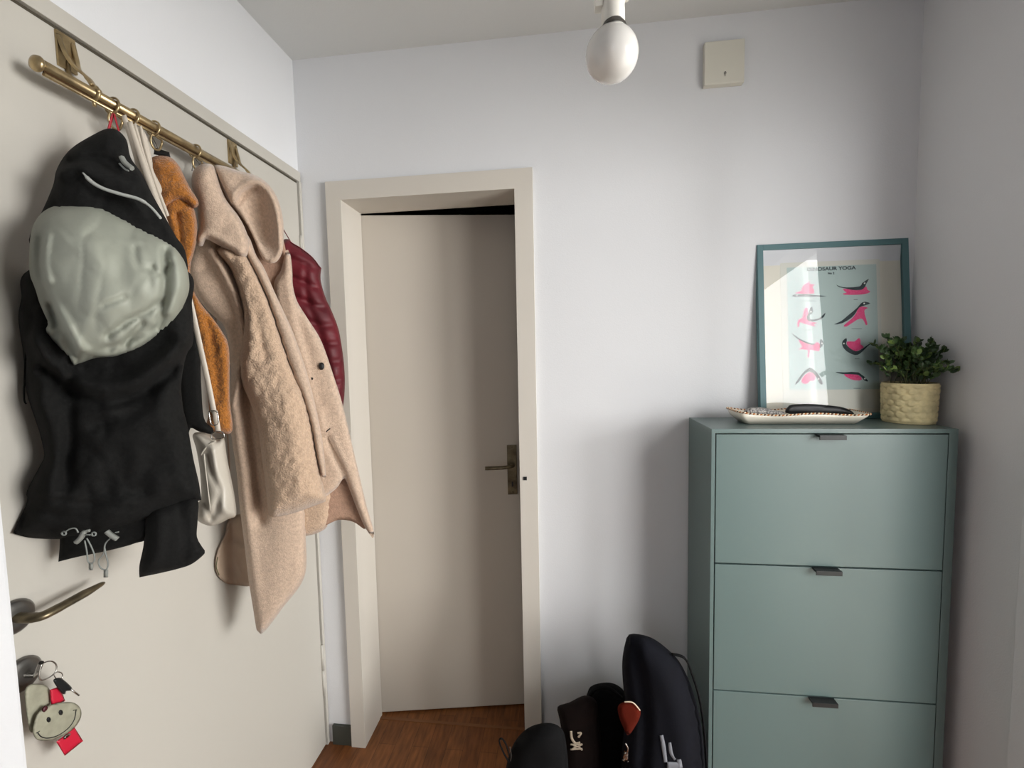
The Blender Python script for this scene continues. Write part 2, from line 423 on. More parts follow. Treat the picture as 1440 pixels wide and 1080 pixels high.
# ------------------------------------------------------------------ inner door (back wall)
FX0, FX1, FZ = -0.812, -0.0925, 2.078; IX0, IX1, IZ = -0.758, -0.153, 2.014
bm = bmesh.new()
def casing(bm, y0, y1):
    o = [(FX0, 0), (FX0, FZ), (FX1, FZ), (FX1, 0), (IX1, 0), (IX1, IZ), (IX0, IZ), (IX0, 0)]
    a = [bm.verts.new((x, y0, z)) for x, z in o]; b = [bm.verts.new((x, y1, z)) for x, z in o]
    bm.faces.new(a); bm.faces.new(b[::-1])
    for i in range(8): bm.faces.new((a[i], b[i], b[(i+1) % 8], a[(i+1) % 8]))
    bmesh.ops.recalc_face_normals(bm, faces=bm.faces)
casing(bm, YB-.016, YB+.0)
bm_box(bm, DX0, IX0, YB-.001, 1.628, 0, IZ+.02); bm_box(bm, IX1, DX1, YB-.001, 1.628, 0, IZ+.02); bm_box(bm, IX0, IX1, YB-.001, 1.628, IZ, IZ+.02)
struct(frombm('trim_2', bm, 'trim'))
ang = math.radians(9.5)
ds = thing('door_2', 'cream inner door standing slightly ajar', 'door', (IX0-.014, 1.6295, 0)); del ds['label']; del ds['category']; struct(ds)
LW = 0.630
bm = bmesh.new(); bm_box(bm, 0, LW, 0, .038, .008, 2.010, .0025); leaf = frombm('door_leaf', bm, 'idoor')
def dl(o): o.parent = ds; return o
dl(leaf)
PXc = 0.570
bm = bmesh.new(); bm_box(bm, PXc-.0195, PXc+.0195, -.007, -.0002, .905, 1.107, .002)
for z in (.914, 1.098): bm_lathe(bm, [(0, .009), (.004, .008), (.004, .0)], (PXc, 0, z), (0, -1, 0), 10)
bm_box(bm, PXc-.0035, PXc+.0035, -.0085, -.007, .938, .958, mi=1)
plate = dl(frombm('handle_plate', bm, ['bronze', 'black']))
hp = spl([(PXc, -.006, 1.028), (PXc, -.030, 1.028), (PXc-.010, -.043, 1.028), (PXc-.05, -.046, 1.026), (PXc-.108, -.044, 1.025)], 6)
h = dl(tube('door_handle', hp, [.010]*4+[.0095]*(len(hp)-4), 'bronze', None, 12, flat=.75))
ds.rotation_euler = (0, 0, ang)
struct(ds)
# small black square on the frame
tag(box('square_sticker', -.141, -.129, YB-.0185, YB-.0162, 1.036, 1.048, 'black'), 'tiny black square stuck on the right side of the cream inner door frame', 'sticker')
# threshold seam strip
struct(box('trim_4', IX0, IX1, 1.606, 1.618, 0.0, 0.0022, 'trim'))
bpy.data.objects['trim_4'].data.materials[0] = mat('worn_seam', (120, 78, 46), .5)

# ------------------------------------------------------------------ entrance door (left wall)
d1 = bpy.data.objects.new('door_1', None); COL.objects.link(d1); d1.location = (XL, 1.46, 0); struct(d1)
XD = -0.913
box('door_leaf', XL+.0003, XD, .535, 1.470, .006, 2.078, 'door', d1, .002)
bm = bmesh.new()
bm_box(bm, XL+.0003, XL+.011, .523, 1.486, 2.086, 2.120, .002); bm_box(bm, XL+.0003, XL+.012, 1.4745, 1.4885, .0, 2.086, .001)
bm_box(bm, XL+.0001, XL+.002, .523, 1.486, 2.078, 2.088, mi=1); bm_box(bm, XL+.0001, XL+.0024, 1.468, 1.4755, .006, 2.08, mi=1)
struct(frombm('trim_1', bm, ['door', 'gap']))
for z0, z1 in ((.20, .40), (1.80, 1.90)):
    bm = bmesh.new(); bm_tube(bm, [(XD+.003, 1.4715, z0), (XD+.003, 1.4715, (z0+z1)/2-.0006)], .0055, 10); bm_tube(bm, [(XD+.003, 1.4715, (z0+z1)/2+.0006), (XD+.003, 1.4715, z1)], .0055, 10)
    frombm('hinge', bm, 'door', d1)
# lever handle
YR = .600; ZH = 1.050; ZK = 0.948
def rosette(name, y, z, m): return lathe(name, [(0, .0), (.028, .0), (.0285, .004), (.024, .009), (.014, .011), (0, .011)], (XD+.0002, y, z), m, d1, (1, 0, 0), 28)
rosette('rosette', YR-.003, ZH, 'steel')
hp = spl([(XD+.008, YR-.003, ZH), (XD+.030, YR-.003, ZH), (XD+.046, YR+.003, ZH), (XD+.050, YR+.02, ZH+.001), (XD+.050, YR+.06, ZH+.003), (XD+.047, YR+.103, ZH+.004)], 6)
tube('door_handle', hp, [.010]*10+[.0095]*10+[.009]*(len(hp)-25)+[.008, .007, .006, .005, .003], 'bronze', d1, 14, flat=.75)
rosette('lock_rosette', YR-.001, ZK, 'steel')

# key and key ring with tags
kz = thing('key_ring', 'bunch of keys with grey smiling face tag and red fobs in the entrance door lock', 'keys', (XD+.02, YR, ZK-.06))
KP = Plane((-.862, .5), (-.862, 1.5))
def kp(x, y, o=0): return KP.at(x, y, o)
tube('lock_key', [Vector((XD+.010, YR-.001, ZK)), Vector((XD+.030, YR, ZK)), kp(58, 932)], [.004, .004, .0035], 'chrome', kz, 8)
def ringpx(name, pts, r, m='chrome', off=0): return tube(name, [kp(p.x, p.y, off) for p in spl([(a, b, 0) for a, b in pts], 5, True)], r, m, kz, 6, True)
ringpx('split_ring', [(58, 936), (64, 931), (73, 930), (79, 935), (79, 943), (73, 950), (64, 955), (57, 956), (55, 949)], .0011)
ringpx('split_ring', [(76, 949), (80, 945), (86, 946), (88, 950), (86, 954), (80, 955)], .0008)
pillow('key_head', [(75, 956), (84, 953), (92, 958), (101, 967), (100, 971), (93, 972), (92, 976), (87, 975), (79, 965)], KP, 'black', kz, off=.004, T=.002, w=3, back=.002, step=2)
tube('key_blade', [kp(99, 969, .004), kp(111, 978, .004)], .0014, 'chrome', kz, 6)
pillow('red_fob', [(70, 970, 1), (84, 965, 1), (92, 986, 1), (72, 992, 1)], KP, 'tagred', kz, off=.0, T=.001, w=2, back=.001, step=3)
pillow('red_fob', [(79, 1043, 1), (105, 1023, 1), (117, 1042, 1), (91, 1063, 1)], KP, 'tagred', kz, off=.001, T=.001, w=2, back=.001, step=3)
pillow('metal_fob', [(90, 1036), (98, 1031), (99, 1034), (91, 1040)], KP, 'chrome', kz, off=.0035, T=.0006, w=2, back=.0005, step=2)
pillow('leather_fob', [(36, 968), (58, 962), (70, 970), (72, 988), (60, 1000), (45, 1030), (38, 1010)], KP, 'tag', kz, off=-.008, T=.002, w=3, back=.002, step=3)
sm = pillow('smiley_tag', [(54, 1002), (66, 993), (85, 988), (103, 988), (113, 996), (114, 1008), (106, 1022), (90, 1034), (70, 1041), (52, 1040), (46, 1028), (49, 1012)], KP, 'tag', kz, off=.004, T=.0018, w=4, back=.002, step=3)
for ex, ey in ((68.5, 1012), (85.5, 1002)):
    pillow('eye', [(ex+3.2*math.cos(a), ey+4.0*math.sin(a)) for a in [i*PI/4 for i in range(8)]], KP, 'gloss', sm, off=.0062, T=.0005, w=2, back=.0003, step=2)
sm2 = cord('smile', [(53, 1030), (58, 1036), (68, 1038), (82, 1034), (95, 1025), (104, 1013), (107, 999)], KP, .0063, .0007, 'gloss', sm)
cord('smile_corner', [(51, 1031), (56, 1028)], KP, .0063, .0006, 'gloss', sm); cord('smile_corner', [(103, 999), (108, 998)], KP, .0063, .0006, 'gloss', sm)
pillow('small_fob', [(59, 997), (64, 992), (68, 996), (64, 1002), (60, 1002)], KP, mat('maroon_bead', (70, 18, 28), .5), kz, off=.005, T=.002, w=3, back=.001, step=2)

# ------------------------------------------------------------------ coat rail
XRL, ZRL = -0.860, 1.968
rail = thing('coat_rail', 'long brass coat rail mounted across the top of the entrance door', 'coat rail', (XL+.01, .9, ZRL))
bm = bmesh.new()
bm_tube(bm, [(XRL, .668, ZRL), (XRL, 1.185, ZRL)], .0085, 16)
bm_tube(bm, [(XRL, .672, ZRL-.0145), (XRL, 1.182, ZRL-.0145)], .0032, 8)
bm_box(bm, XRL-.0015, XRL+.0015, .672, 1.182, ZRL-.013, ZRL-.006, mi=1)
frombm('rail', bm, ['brass', 'brassdark'], rail)
for y, s in ((.667, -1), (1.186, 1)):
    lathe('end_cap', [(0, 0), (.012, 0), (.0135, .003), (.012, .007), (.006, .010), (0, .011)], (XRL, y, ZRL-.003), 'brass', rail, (0, s, 0), 20)
for y in (.752, 1.165):
    bm = bmesh.new()
    bm_box(bm, XD+.0005, XD+.005, y-.016, y+.016, ZRL+.045, ZRL+.108, .001)
    for s in (-1, 1):
        bm_tube(bm, spl([(XD+.004, y+s*.012, ZRL+.100), (XD+.012, y+s*.010, ZRL+.070), (XD+.022, y+s*.004, ZRL+.048), (XRL-.012, y-s*.001, ZRL+.03), (XRL+.001, y, ZRL+.012)], 5), [.0045]*16+[.006]*5, 8, flat=.6)
    bm_tube(bm, [(XD+.004, y, ZRL+.06), (XD+.008, y-.002, ZRL+.02), (XRL-.01, y, ZRL-.004)], .004, 8)
    bm_tube(bm, [(XRL+.0105*math.cos(a), y, ZRL+.0105*math.sin(a)) for a in [i*PI/8 for i in range(16)]], .003, 8, True, flat=1.6)
    bm_tube(bm, [(XRL, y, ZRL-.012), (XRL, y, ZRL-.024)], .003, 8)
    bm_lathe(bm, [(0, 0), (.0045, .001), (.004, .004), (0, .005)], (XRL+.010, y, ZRL+.002), (1, 0, -.1), 12)
    bmesh.ops.recalc_face_normals(bm, faces=bm.faces)
    frombm('bracket', bm, 'brass', rail)
ringlab = {.786: 'brass rail ring holding the red loop of the black jacket', .826: 'brass rail ring holding the cream handbag straps',
           .872: 'brass rail ring holding the mustard fleece jacket by its black label', .978: 'brass rail ring holding the collar loop of the blush wool coat'}
for y, lb in ringlab.items():
    r = thing('rail_ring', lb, 'hook ring', (XRL, y, ZRL), 'brass rings on the coat rail')
    tube('ring', [(XRL+.0145*math.cos(a), y+.002*math.sin(a), ZRL-.004+.0155*math.sin(a)) for a in [i*PI/10 for i in range(20)]], .0022, 'brass', r, 8, True)
    tube('hook', spl([(XRL+.004, y-.010, ZRL-.022), (XRL+.002, y-.011, ZRL-.034), (XRL+.001, y-.006, ZRL-.045), (XRL+.001, y+.002, ZRL-.0475), (XRL+.001, y+.010, ZRL-.043), (XRL+.003, y+.014, ZRL-.030), (XRL+.006, y+.012, ZRL-.024)], 5), .0022, 'brass', r, 8)
    tube('hook_link', [(XRL+.004, y-.010, ZRL-.022), (XRL+.002, y, ZRL-.0195), (XRL+.006, y+.012, ZRL-.024)], .002, 'brass', r, 8)

# ------------------------------------------------------------------ black hooded jacket
JP = Plane((-.85, .70), (-.55, .80)); JP.lean = .045
jk = thing('hooded_jacket', 'black hooded jacket with bulging sage grey lining, leftmost on the rail', 'jacket', JP.at(150, 600, .05))
c1 = cord('hanging_loop', [(152, 186), (156, 170), (160, 160), (163, 170), (168, 188)], JP, .004, .0025, 'redloop', jk, flat=.5)
hood = pillow('hood', [(150, 181), (165, 183), (178, 197), (184, 222), (200, 245), (215, 275), (232, 305), (247, 332), (260, 352), (262, 385), (230, 380), (160, 350), (100, 340), (46, 345), (44, 325), (60, 295), (74, 262), (79, 240), (90, 220), (105, 205), (130, 190)], JP, 'jacket', jk, off=.01, T=.05, w=38, back=.03,
    creases=[([(84, 245), (115, 236), (150, 250), (190, 262)], .020, 8), ([(120, 243), (160, 268), (205, 285), (235, 320)], .010, 7), ([(110, 205), (140, 215), (180, 250), (230, 320)], -.010, 10), ([(92, 228), (130, 222), (165, 236)], -.014, 6), ([(60, 300), (110, 275), (170, 290), (240, 340)], -.006, 8)], rough=.006, rscale=22, wr=.006, ws=60.)
cord('hood_piping', [(117, 243), (128, 255), (145, 265), (170, 273), (195, 280), (212, 291), (226, 307)], JP, .0745, [.0016]*3+[.003]*20+[.002]*8, 'piping', hood, sm=5)
cord('toggle_lock', [(171, 221), (176, 229), (186, 237)], JP, .073, .004, 'plastic', hood)
cord('toggle_cord', [(168, 230), (176, 238), (181, 240)], JP, .069, .0015, 'cordg', hood)
pillow('jacket_body', [(40, 380), (30, 420), (26, 450), (33, 500), (36, 545), (46, 580), (56, 610), (62, 640), (56, 655), (38, 690), (38, 705), (26, 733), (18, 750, 1), (40, 756), (70, 758), (100, 757), (150, 748), (200, 734), (245, 715), (283, 703, 1), (280, 680), (272, 645), (264, 600), (258, 575), (255, 540), (262, 500), (272, 480), (270, 430), (262, 380), (150, 350)], JP, 'jacket', jk, off=-.005, T=.05, w=34, back=.03,
    creases=[([(50, 480), (85, 520), (130, 542), (180, 540), (225, 515), (256, 480)], .026, 11), ([(60, 520), (100, 556), (150, 568), (200, 552), (245, 520)], -.022, 8), ([(100, 520), (98, 600), (92, 680)], -.014, 10), ([(60, 560), (75, 640), (70, 700)], .012, 12), ([(30, 692), (100, 698), (170, 706), (230, 695)], .004, 5),
             ([(35, 700), (110, 706), (180, 712)], -.006, 5), ([(150, 600), (200, 570), (235, 520)], -.008, 10), ([(160, 590), (140, 595), (132, 600)], -.010, 5), ([(255, 560), (262, 640), (270, 700)], -.010, 9)], rough=.010, rscale=34, wr=.009, ws=80.)
pillow('inner_hem', [(84, 745, 1), (150, 730), (210, 725), (208, 756), (190, 764), (170, 770), (135, 778), (110, 783), (82, 790, 1), (84, 765)], JP, 'jacket', jk, off=-.004, T=.012, w=14, back=.015, creases=[([(100, 775), (150, 768), (200, 752)], .003, 4)])
pillow('sleeve', [(206, 720), (240, 705), (276, 700), (278, 730), (277, 755), (285, 770), (288, 778), (270, 793), (250, 800), (225, 806), (196, 812, 1), (196, 795), (202, 765)], JP, 'jacket', jk, off=.0, T=.028, w=26, back=.03, creases=[([(225, 730), (222, 770), (215, 805)], .008, 12), ([(255, 720), (262, 760), (258, 795)], -.008, 9)])
lng = pillow('jacket_lining', [(57, 301), (76, 290), (100, 287), (126, 287), (151, 294), (189, 314), (220, 330), (242, 344), (255, 359), (264, 381), (266, 407), (258, 430), (246, 451), (220, 473), (195, 490), (164, 501), (135, 504), (118, 509), (104, 514, 1), (85, 492), (63, 466), (66, 455), (61, 441), (50, 410), (42, 385), (41, 356), (45, 322)], JP, 'lining', jk, off=.035, T=.085, w=85, back=.04, step=4,
    creases=[([(233, 352), (233, 395), (229, 430), (222, 468)], -.016, 6), ([(215, 375), (226, 385), (240, 372)], -.008, 4), ([(152, 472), (180, 452), (205, 440), (225, 425)], -.012, 5), ([(176, 500), (180, 480), (200, 455)], -.014, 5), ([(190, 350), (194, 372), (212, 378)], -.006, 5),
             ([(62, 395), (72, 420), (92, 450), (118, 492), (160, 500)], .012, 6), ([(56, 335), (56, 380), (66, 412), (82, 460), (108, 505)], -.016, 6), ([(68, 330), (62, 370), (70, 395)], .008, 5), ([(145, 430), (175, 418)], -.006, 4), ([(78, 470), (76, 450), (72, 430)], -.012, 5), ([(246, 360), (252, 400), (240, 440)], .010, 7), ([(205, 470), (222, 450), (230, 440)], .005, 5), ([(120, 500), (170, 485), (215, 462)], -.010, 5), ([(80, 300), (120, 330), (140, 380), (130, 440)], .004, 22), ([(180, 330), (170, 380), (185, 420)], -.004, 14)], rough=.006, rscale=48, wr=.0055, ws=84.)
for pts in ([(92, 748), (98, 744), (106, 743), (110, 749)], [(119, 760), (122, 775), (124, 790), (131, 791), (133, 782), (128, 768), (122, 757)], [(155, 757), (148, 765), (146, 778), (139, 788), (141, 798), (149, 801), (152, 793), (149, 780), (147, 770)], [(121, 752), (127, 752)], [(162, 749), (167, 748)]):
    cord('hem_cord', pts, JP, .056 if pts[0][1] < 756 else .042, .0011, 'cordg', jk)
for cx_, cy_ in ((90, 750), (132, 751)):
    tube('cord_end', [JP.at(cx_+3*math.cos(a), cy_+2.6*math.sin(a), .05) for a in [i*PI/5 for i in range(10)]], .0013, 'cordg', jk, 6, True)
cord('cord_lock', [(107, 763), (114, 756), (119, 748), (126, 746)], JP, .052, [.004]*11+[.0025]*5, 'plastic', jk)
cord('cord_lock', [(150, 747), (157, 753), (165, 758)], JP, .050, .004, 'plastic', jk)
for x, y in ((128, 792), (149, 802)):
    pillow('cord_clip', [(x-3.3, y-1, 1), (x+3.3, y-1, 1), (x+3, y+10, 1), (x-3.5, y+10, 1)], JP, 'plastic', jk, off=.041, T=.002, w=2, back=.002, step=3)
cord('side_string', [(37, 490), (35, 520), (34, 560), (37, 568)], JP, .012, .0012, 'jacket', jk)

# ------------------------------------------------------------------ cream shoulder bag on ring 2
BP = Plane((-.86, .78), (-.55, .905))
bag = thing('shoulder_bag', 'cream leather shoulder bag on long straps between black jacket and wool coat', 'handbag', BP.at(305, 680))
for pts, o in (([(182, 171, 8), (196, 215, 8), (212, 262, 8), (230, 312, 8), (246, 352, 8), (258, 390, 8), (269, 430, 8), (281, 485, 8), (292, 535, 8), (301, 580, 8)], .02),
               ([(189, 174, 5), (203, 225, 6), (220, 276, 6), (238, 325, 6), (250, 357, 6)], .012),
               ([(197, 177, 5), (208, 225, 6), (222, 268, 6), (236, 304, 5)], .004),
               ([(174, 162, 7), (186, 200, 8), (198, 242, 8), (210, 276, 8)], .002)):
    ribbon('strap', pts, BP, 'strap', bag, o)
pillow('light_scarf_end', [(190, 172, 1), (206, 190), (214, 225), (216, 240), (228, 268), (214, 280), (200, 262), (190, 235)], BP, 'strap', bag, off=-.012, T=.005, w=9, back=.004, step=4).name = 'strap_fold'
body = pillow('bag_body', [(271, 611), (285, 608), (299, 613), (306, 618), (315, 616), (319, 642), (325, 672), (330, 699), (332, 724), (321, 730), (302, 739), (289, 738), (277, 730), (278, 710), (283, 697), (281, 662), (276, 632)], BP, 'leather', bag, off=-.01, T=.04, w=24, back=.03, step=3.5,
    creases=[([(299, 618), (301, 650), (306, 680), (312, 710), (318, 722)], .006, 5), ([(292, 640), (298, 665), (308, 690), (306, 712), (298, 728)], -.010, 5), ([(316, 640), (323, 690), (328, 720)], -.004, 4), ([(283, 700), (290, 715), (296, 730)], -.006, 4)])
cord('bag_piping', [(283, 640), (286, 634), (294, 625), (303, 620)], BP, .026, .0016, 'leather', body)
cord('bag_piping', [(287, 638), (289, 660), (292, 685), (296, 718)], BP, .030, .0012, 'leather', body)
ribbon('strap_tab', [(302, 578, 8), (307, 607, 8)], BP, 'strap', bag, .026)
for q in ([(294, 581), (296, 578), (303, 578), (306, 582), (307, 594), (303, 598), (297, 596)], [(299, 617), (298, 611), (303, 607), (311, 607), (315, 611), (313, 616)]):
    tube('buckle', [BP.at(p.x, p.y, .028) for p in spl([(a, b, 0) for a, b in q], 4, True)], .0011, 'chrome', bag, 6, True)

# ------------------------------------------------------------------ mustard teddy jacket on ring 3
TP = Plane((-.86, .885), (-.60, .985))
tj = thing('fleece_jacket', 'mustard teddy fleece jacket squeezed between the black jacket and the blush wool coat', 'jacket', TP.at(280, 450))
pillow('brand_label', [(217, 207, 1), (238, 214, 1), (240, 222, 1), (216, 217, 1)], TP, 'gloss', tj, off=.0, T=.001, w=2, back=.001, step=3).name = 'neck_label'
cord('hanging_loop', [(219, 208), (214, 198), (213, 192), (217, 198), (222, 209)], TP, .0, .0010, 'steel', tj)
pillow('jacket_body', [(212, 235), (222, 270), (232, 310), (244, 345), (258, 380), (266, 410), (274, 460), (286, 520), (294, 575), (290, 600), (300, 607), (326, 607), (323, 560), (322, 490), (312, 466), (298, 446), (282, 426), (270, 402), (268, 375), (276, 340), (276, 305), (262, 270), (240, 240)], TP, 'teddy', tj, off=.0, T=.025, w=22, back=.012, step=4,
    creases=[([(250, 300), (254, 335), (258, 360)], -.012, 4), ([(238, 290), (246, 330), (258, 365)], .006, 8), ([(288, 430), (300, 490), (308, 560)], -.014, 8), ([(270, 300), (274, 330), (278, 360)], .008, 7)], rough=.006, rscale=7)
pillow('inside_sleeve', [(250, 470), (274, 440), (281, 480), (283, 540), (287, 588), (299, 602), (298, 610), (280, 607), (268, 602), (262, 618), (252, 560)], TP, 'jacket', tj, off=.03, T=.012, w=10, back=.01, step=4)
pillow('collar', [(209, 228), (220, 219), (239, 221), (251, 232), (259, 248), (268, 265), (278, 281), (279, 289), (272, 293), (262, 286), (250, 283), (240, 288), (230, 296), (222, 275), (214, 250)], TP, 'teddy', tj, off=.012, T=.032, w=16, back=.012, step=3.5, rough=.005, rscale=7)

# ------------------------------------------------------------------ blush wool coat on ring 4
WP = Plane((-.86, 1.00), (-.50, 1.13))
wc = thing('wool_coat', 'long blush pink wool coat with a big rounded collar hanging from the rail', 'coat', WP.at(390, 550))
cord('hanging_loop', [(284, 236), (277, 226), (271, 219), (272, 228), (270, 240)], WP, -.004, .0012, 'steel', wc)
pillow('back_hem', [(400, 640), (470, 640), (468, 690), (462, 735), (450, 748), (430, 754), (400, 760)], WP, 'boucle', wc, off=.0, T=.02, w=16, back=.02)
pillow('inside_facing', [(452, 660, 1), (486, 640, 1), (500, 690), (518, 742, 1), (512, 744), (497, 734), (477, 731), (462, 737), (452, 742, 1)], WP, 'woolin', wc, off=.005, T=.004, w=8, back=.01)
pillow('inside_back', [(285, 300), (300, 240), (340, 250), (380, 290), (402, 352), (406, 420), (408, 480, 1), (380, 470), (300, 400), (284, 350)], WP, 'woolin', wc, off=.008, T=.008, w=14, back=.02)
pillow('left_front', [(264, 368), (268, 398), (282, 424), (299, 443), (313, 456), (320, 476), (322, 500), (325, 527), (321, 573), (327, 624), (333, 667), (337, 713), (343, 760), (349, 811), (355, 850), (361, 886), (366, 891), (374, 886), (396, 857), (428, 811), (430, 752), (428, 700), (420, 640), (410, 560), (395, 480), (375, 420), (355, 370), (330, 325), (300, 318), (280, 330), (270, 352)], WP, 'wool', wc, off=.015, T=.03, w=16, back=.02,
    creases=[([(296, 352), (318, 390), (336, 430), (345, 470), (343, 500), (336, 535), (326, 570)], .026, 6), ([(318, 352), (338, 395), (350, 440), (352, 490), (346, 530)], -.03, 6), ([(330, 580), (336, 640), (343, 700), (352, 780), (362, 860)], .006, 7), ([(350, 500), (346, 560), (354, 640), (366, 730)], -.026, 8), ([(268, 385), (280, 382), (290, 378)], -.006, 4), ([(395, 720), (398, 780), (385, 850)], .006, 20)], rough=.004, rscale=40)
pillow('right_front', [(402, 352), (408, 357), (411, 380), (412, 402), (418, 424), (432, 447), (452, 480), (470, 531), (481, 566), (493, 616), (505, 667), (516, 713), (526, 748), (524, 757, 1), (513, 741), (502, 716), (492, 690), (484, 673), (473, 687), (458, 698), (445, 703), (430, 660), (418, 600), (402, 520), (390, 450), (385, 400), (395, 380)], WP, 'wool', wc, off=.025, T=.014, w=10, back=.012,
    creases=[([(462, 618), (472, 640), (483, 664), (487, 676)], -.016, 4), ([(466, 616), (478, 640), (490, 668), (505, 710)], .006, 4), ([(408, 370), (410, 420), (418, 470), (436, 530), (452, 600)], .008, 7), ([(416, 440), (432, 500), (448, 570)], -.006, 6)], rough=.003, rscale=40)
pillow('lapel_strip', [(318, 283), (326, 300), (340, 318), (352, 337), (360, 358), (372, 378), (385, 408), (398, 436), (410, 462), (424, 500), (436, 540), (448, 590), (456, 640), (458, 680), (446, 650), (436, 600), (424, 560), (408, 520), (394, 478), (378, 430), (362, 390), (348, 365), (330, 330), (316, 300)], WP, 'wool', wc, off=.06, T=.026, w=9, back=.015, step=4)
pillow('sleeve', [(305, 352), (324, 378), (336, 412), (342, 447), (340, 480), (337, 510), (340, 538), (353, 569), (363, 604), (368, 643), (373, 682), (377, 718), (381, 726), (390, 727), (415, 721), (440, 712), (458, 705), (459, 700), (453, 675), (446, 636), (438, 589), (427, 550), (412, 517), (398, 478), (384, 436), (368, 398), (352, 364), (335, 345)], WP, 'boucle', wc, off=.05, T=.06, w=30, back=.03, step=4,
    creases=[([(312, 352), (334, 385), (346, 425), (352, 470), (348, 510)], .008, 8), ([(328, 362), (352, 410), (366, 460), (372, 500)], -.010, 8), ([(372, 400), (392, 460), (412, 520)], .006, 8), ([(360, 520), (385, 530), (415, 535)], -.006, 12), ([(400, 560), (410, 620), (420, 690)], .008, 14), ([(380, 712), (420, 706), (456, 694)], .003, 5)], rough=.006, rscale=6)
pillow('collar_inside', [(312, 250), (340, 252), (372, 262), (388, 290), (392, 330), (385, 360), (366, 350), (350, 318), (330, 292)], WP, 'woolin', wc, off=.022, T=.004, w=8, back=.01)
def cup(x, y): return -0.046*np.exp(-((np.abs(x-365-(y-318)*.22)/21)**3+(np.abs(y-316)/50)**3))
pillow('collar', [(300, 233), (313, 233), (336, 240), (358, 246), (374, 256), (388, 274), (397, 302), (399, 330), (397, 354), (389, 368), (378, 370), (368, 362), (358, 338), (347, 316), (332, 295), (322, 283), (312, 263), (304, 246)], WP, 'wool', wc, off=.062, T=.032, w=11, back=.02, step=3.5,
    creases=[([(324, 284), (334, 268), (350, 257), (366, 258), (380, 270), (391, 300), (393, 340)], .012, 5), ([(334, 288), (344, 272), (360, 267)], -.014, 5)], fn=cup, rough=.003, rscale=20)
pillow('collar', [(274, 237), (286, 230), (300, 233), (306, 250), (311, 266), (320, 284), (336, 305), (347, 327), (351, 347), (347, 360), (337, 362), (324, 354), (302, 342), (290, 337), (285, 346), (277, 345), (274, 334), (279, 320), (278, 299), (276, 280), (270, 263), (270, 247)], WP, 'wool', wc, off=.078, T=.036, w=13, back=.02, step=3.5,
    creases=[([(280, 335), (292, 330), (308, 336), (335, 353)], .008, 5), ([(288, 250), (292, 280), (300, 310)], .006, 12), ([(300, 240), (308, 264), (325, 292)], -.008, 5)], rough=.003, rscale=20)
pillow('button', [(452+4.2*math.cos(a), 515+5.5*math.sin(a)) for a in [i*PI/5 for i in range(10)]], WP, 'gloss', wc, off=.041, T=.003, w=3, back=.001, step=2)
pillow('buttonhole', [(458, 607), (461, 604), (464, 602), (465, 603), (461, 606), (459, 608)], WP, 'gloss', wc, off=.041, T=.001, w=1, back=.001, step=2)
pillow('thread_end', [(437, 531), (440, 531), (440, 534), (437, 534)], WP, 'gloss', wc, off=.041, T=.001, w=1, back=.001, step=2)

# ------------------------------------------------------------------ pale pouch half hidden below the coat
PP = Plane((-.87, 1.10), (-.60, 1.17))
po = thing('drawstring_pouch', 'beige nylon pouch peeking out behind the lower left edge of the wool coat', 'pouch', PP.at(330, 780))
pillow('pouch_body', [(324, 728), (316, 752), (306, 775), (303, 795), (307, 810), (318, 820), (335, 823), (352, 824), (366, 815), (368, 760), (355, 725)], PP, 'tote', po, off=0, T=.03, w=18, back=.02, step=4,
    creases=[([(316, 765), (330, 758), (345, 765)], -.006, 4), ([(312, 790), (320, 806), (335, 815)], .005, 5)], rough=.004, rscale=14, wr=.006, ws=26.)
cord('pouch_strap', [(324, 732), (322, 640), (315, 560), (305, 460), (293, 360), (283, 290)], PP, .0, .003, 'tote', po, flat=.4)
cord('pouch_seam', [(306, 783), (304, 797), (308, 809)], PP, .008, .0012, 'stem', po)

# ------------------------------------------------------------------ red puffer jacket behind the coat
RP = Plane((-.87, 1.20), (-.62, 1.28))
pj = thing('puffer_jacket', 'burgundy quilted puffer jacket sticking out behind the right side of the wool coat', 'jacket', RP.at(455, 450))
quilt = []
for i, y in enumerate((372, 398, 424, 450, 476, 502, 528, 552)):
    quilt.append(([(395, y-14), (430, y), (455, y+8), (490, y+4)], -.013, 4))
pillow('puffer_body', [(385, 350), (402, 336), (412, 342), (424, 349), (438, 361), (452, 377, 1), (451, 394), (458, 419), (468, 441), (476, 463), (481, 490), (484, 515), (485, 540), (483, 568), (478, 590), (455, 600), (430, 560), (400, 480), (385, 410)], RP, 'puffer', pj, off=0, T=.05, w=20, back=.03, step=3.5, creases=quilt+[([(430, 375), (432, 420), (450, 470), (468, 540)], -.006, 4)], rough=.003, rscale=16)
cord('puffer_seam', [(404, 338), (424, 350), (440, 363), (451, 378)], RP, .012, .0016, 'puffer', pj)
cord('hanging_loop', [(410, 342), (385, 300), (362, 262), (348, 243)], RP, -.004, .0014, 'puffer', pj)

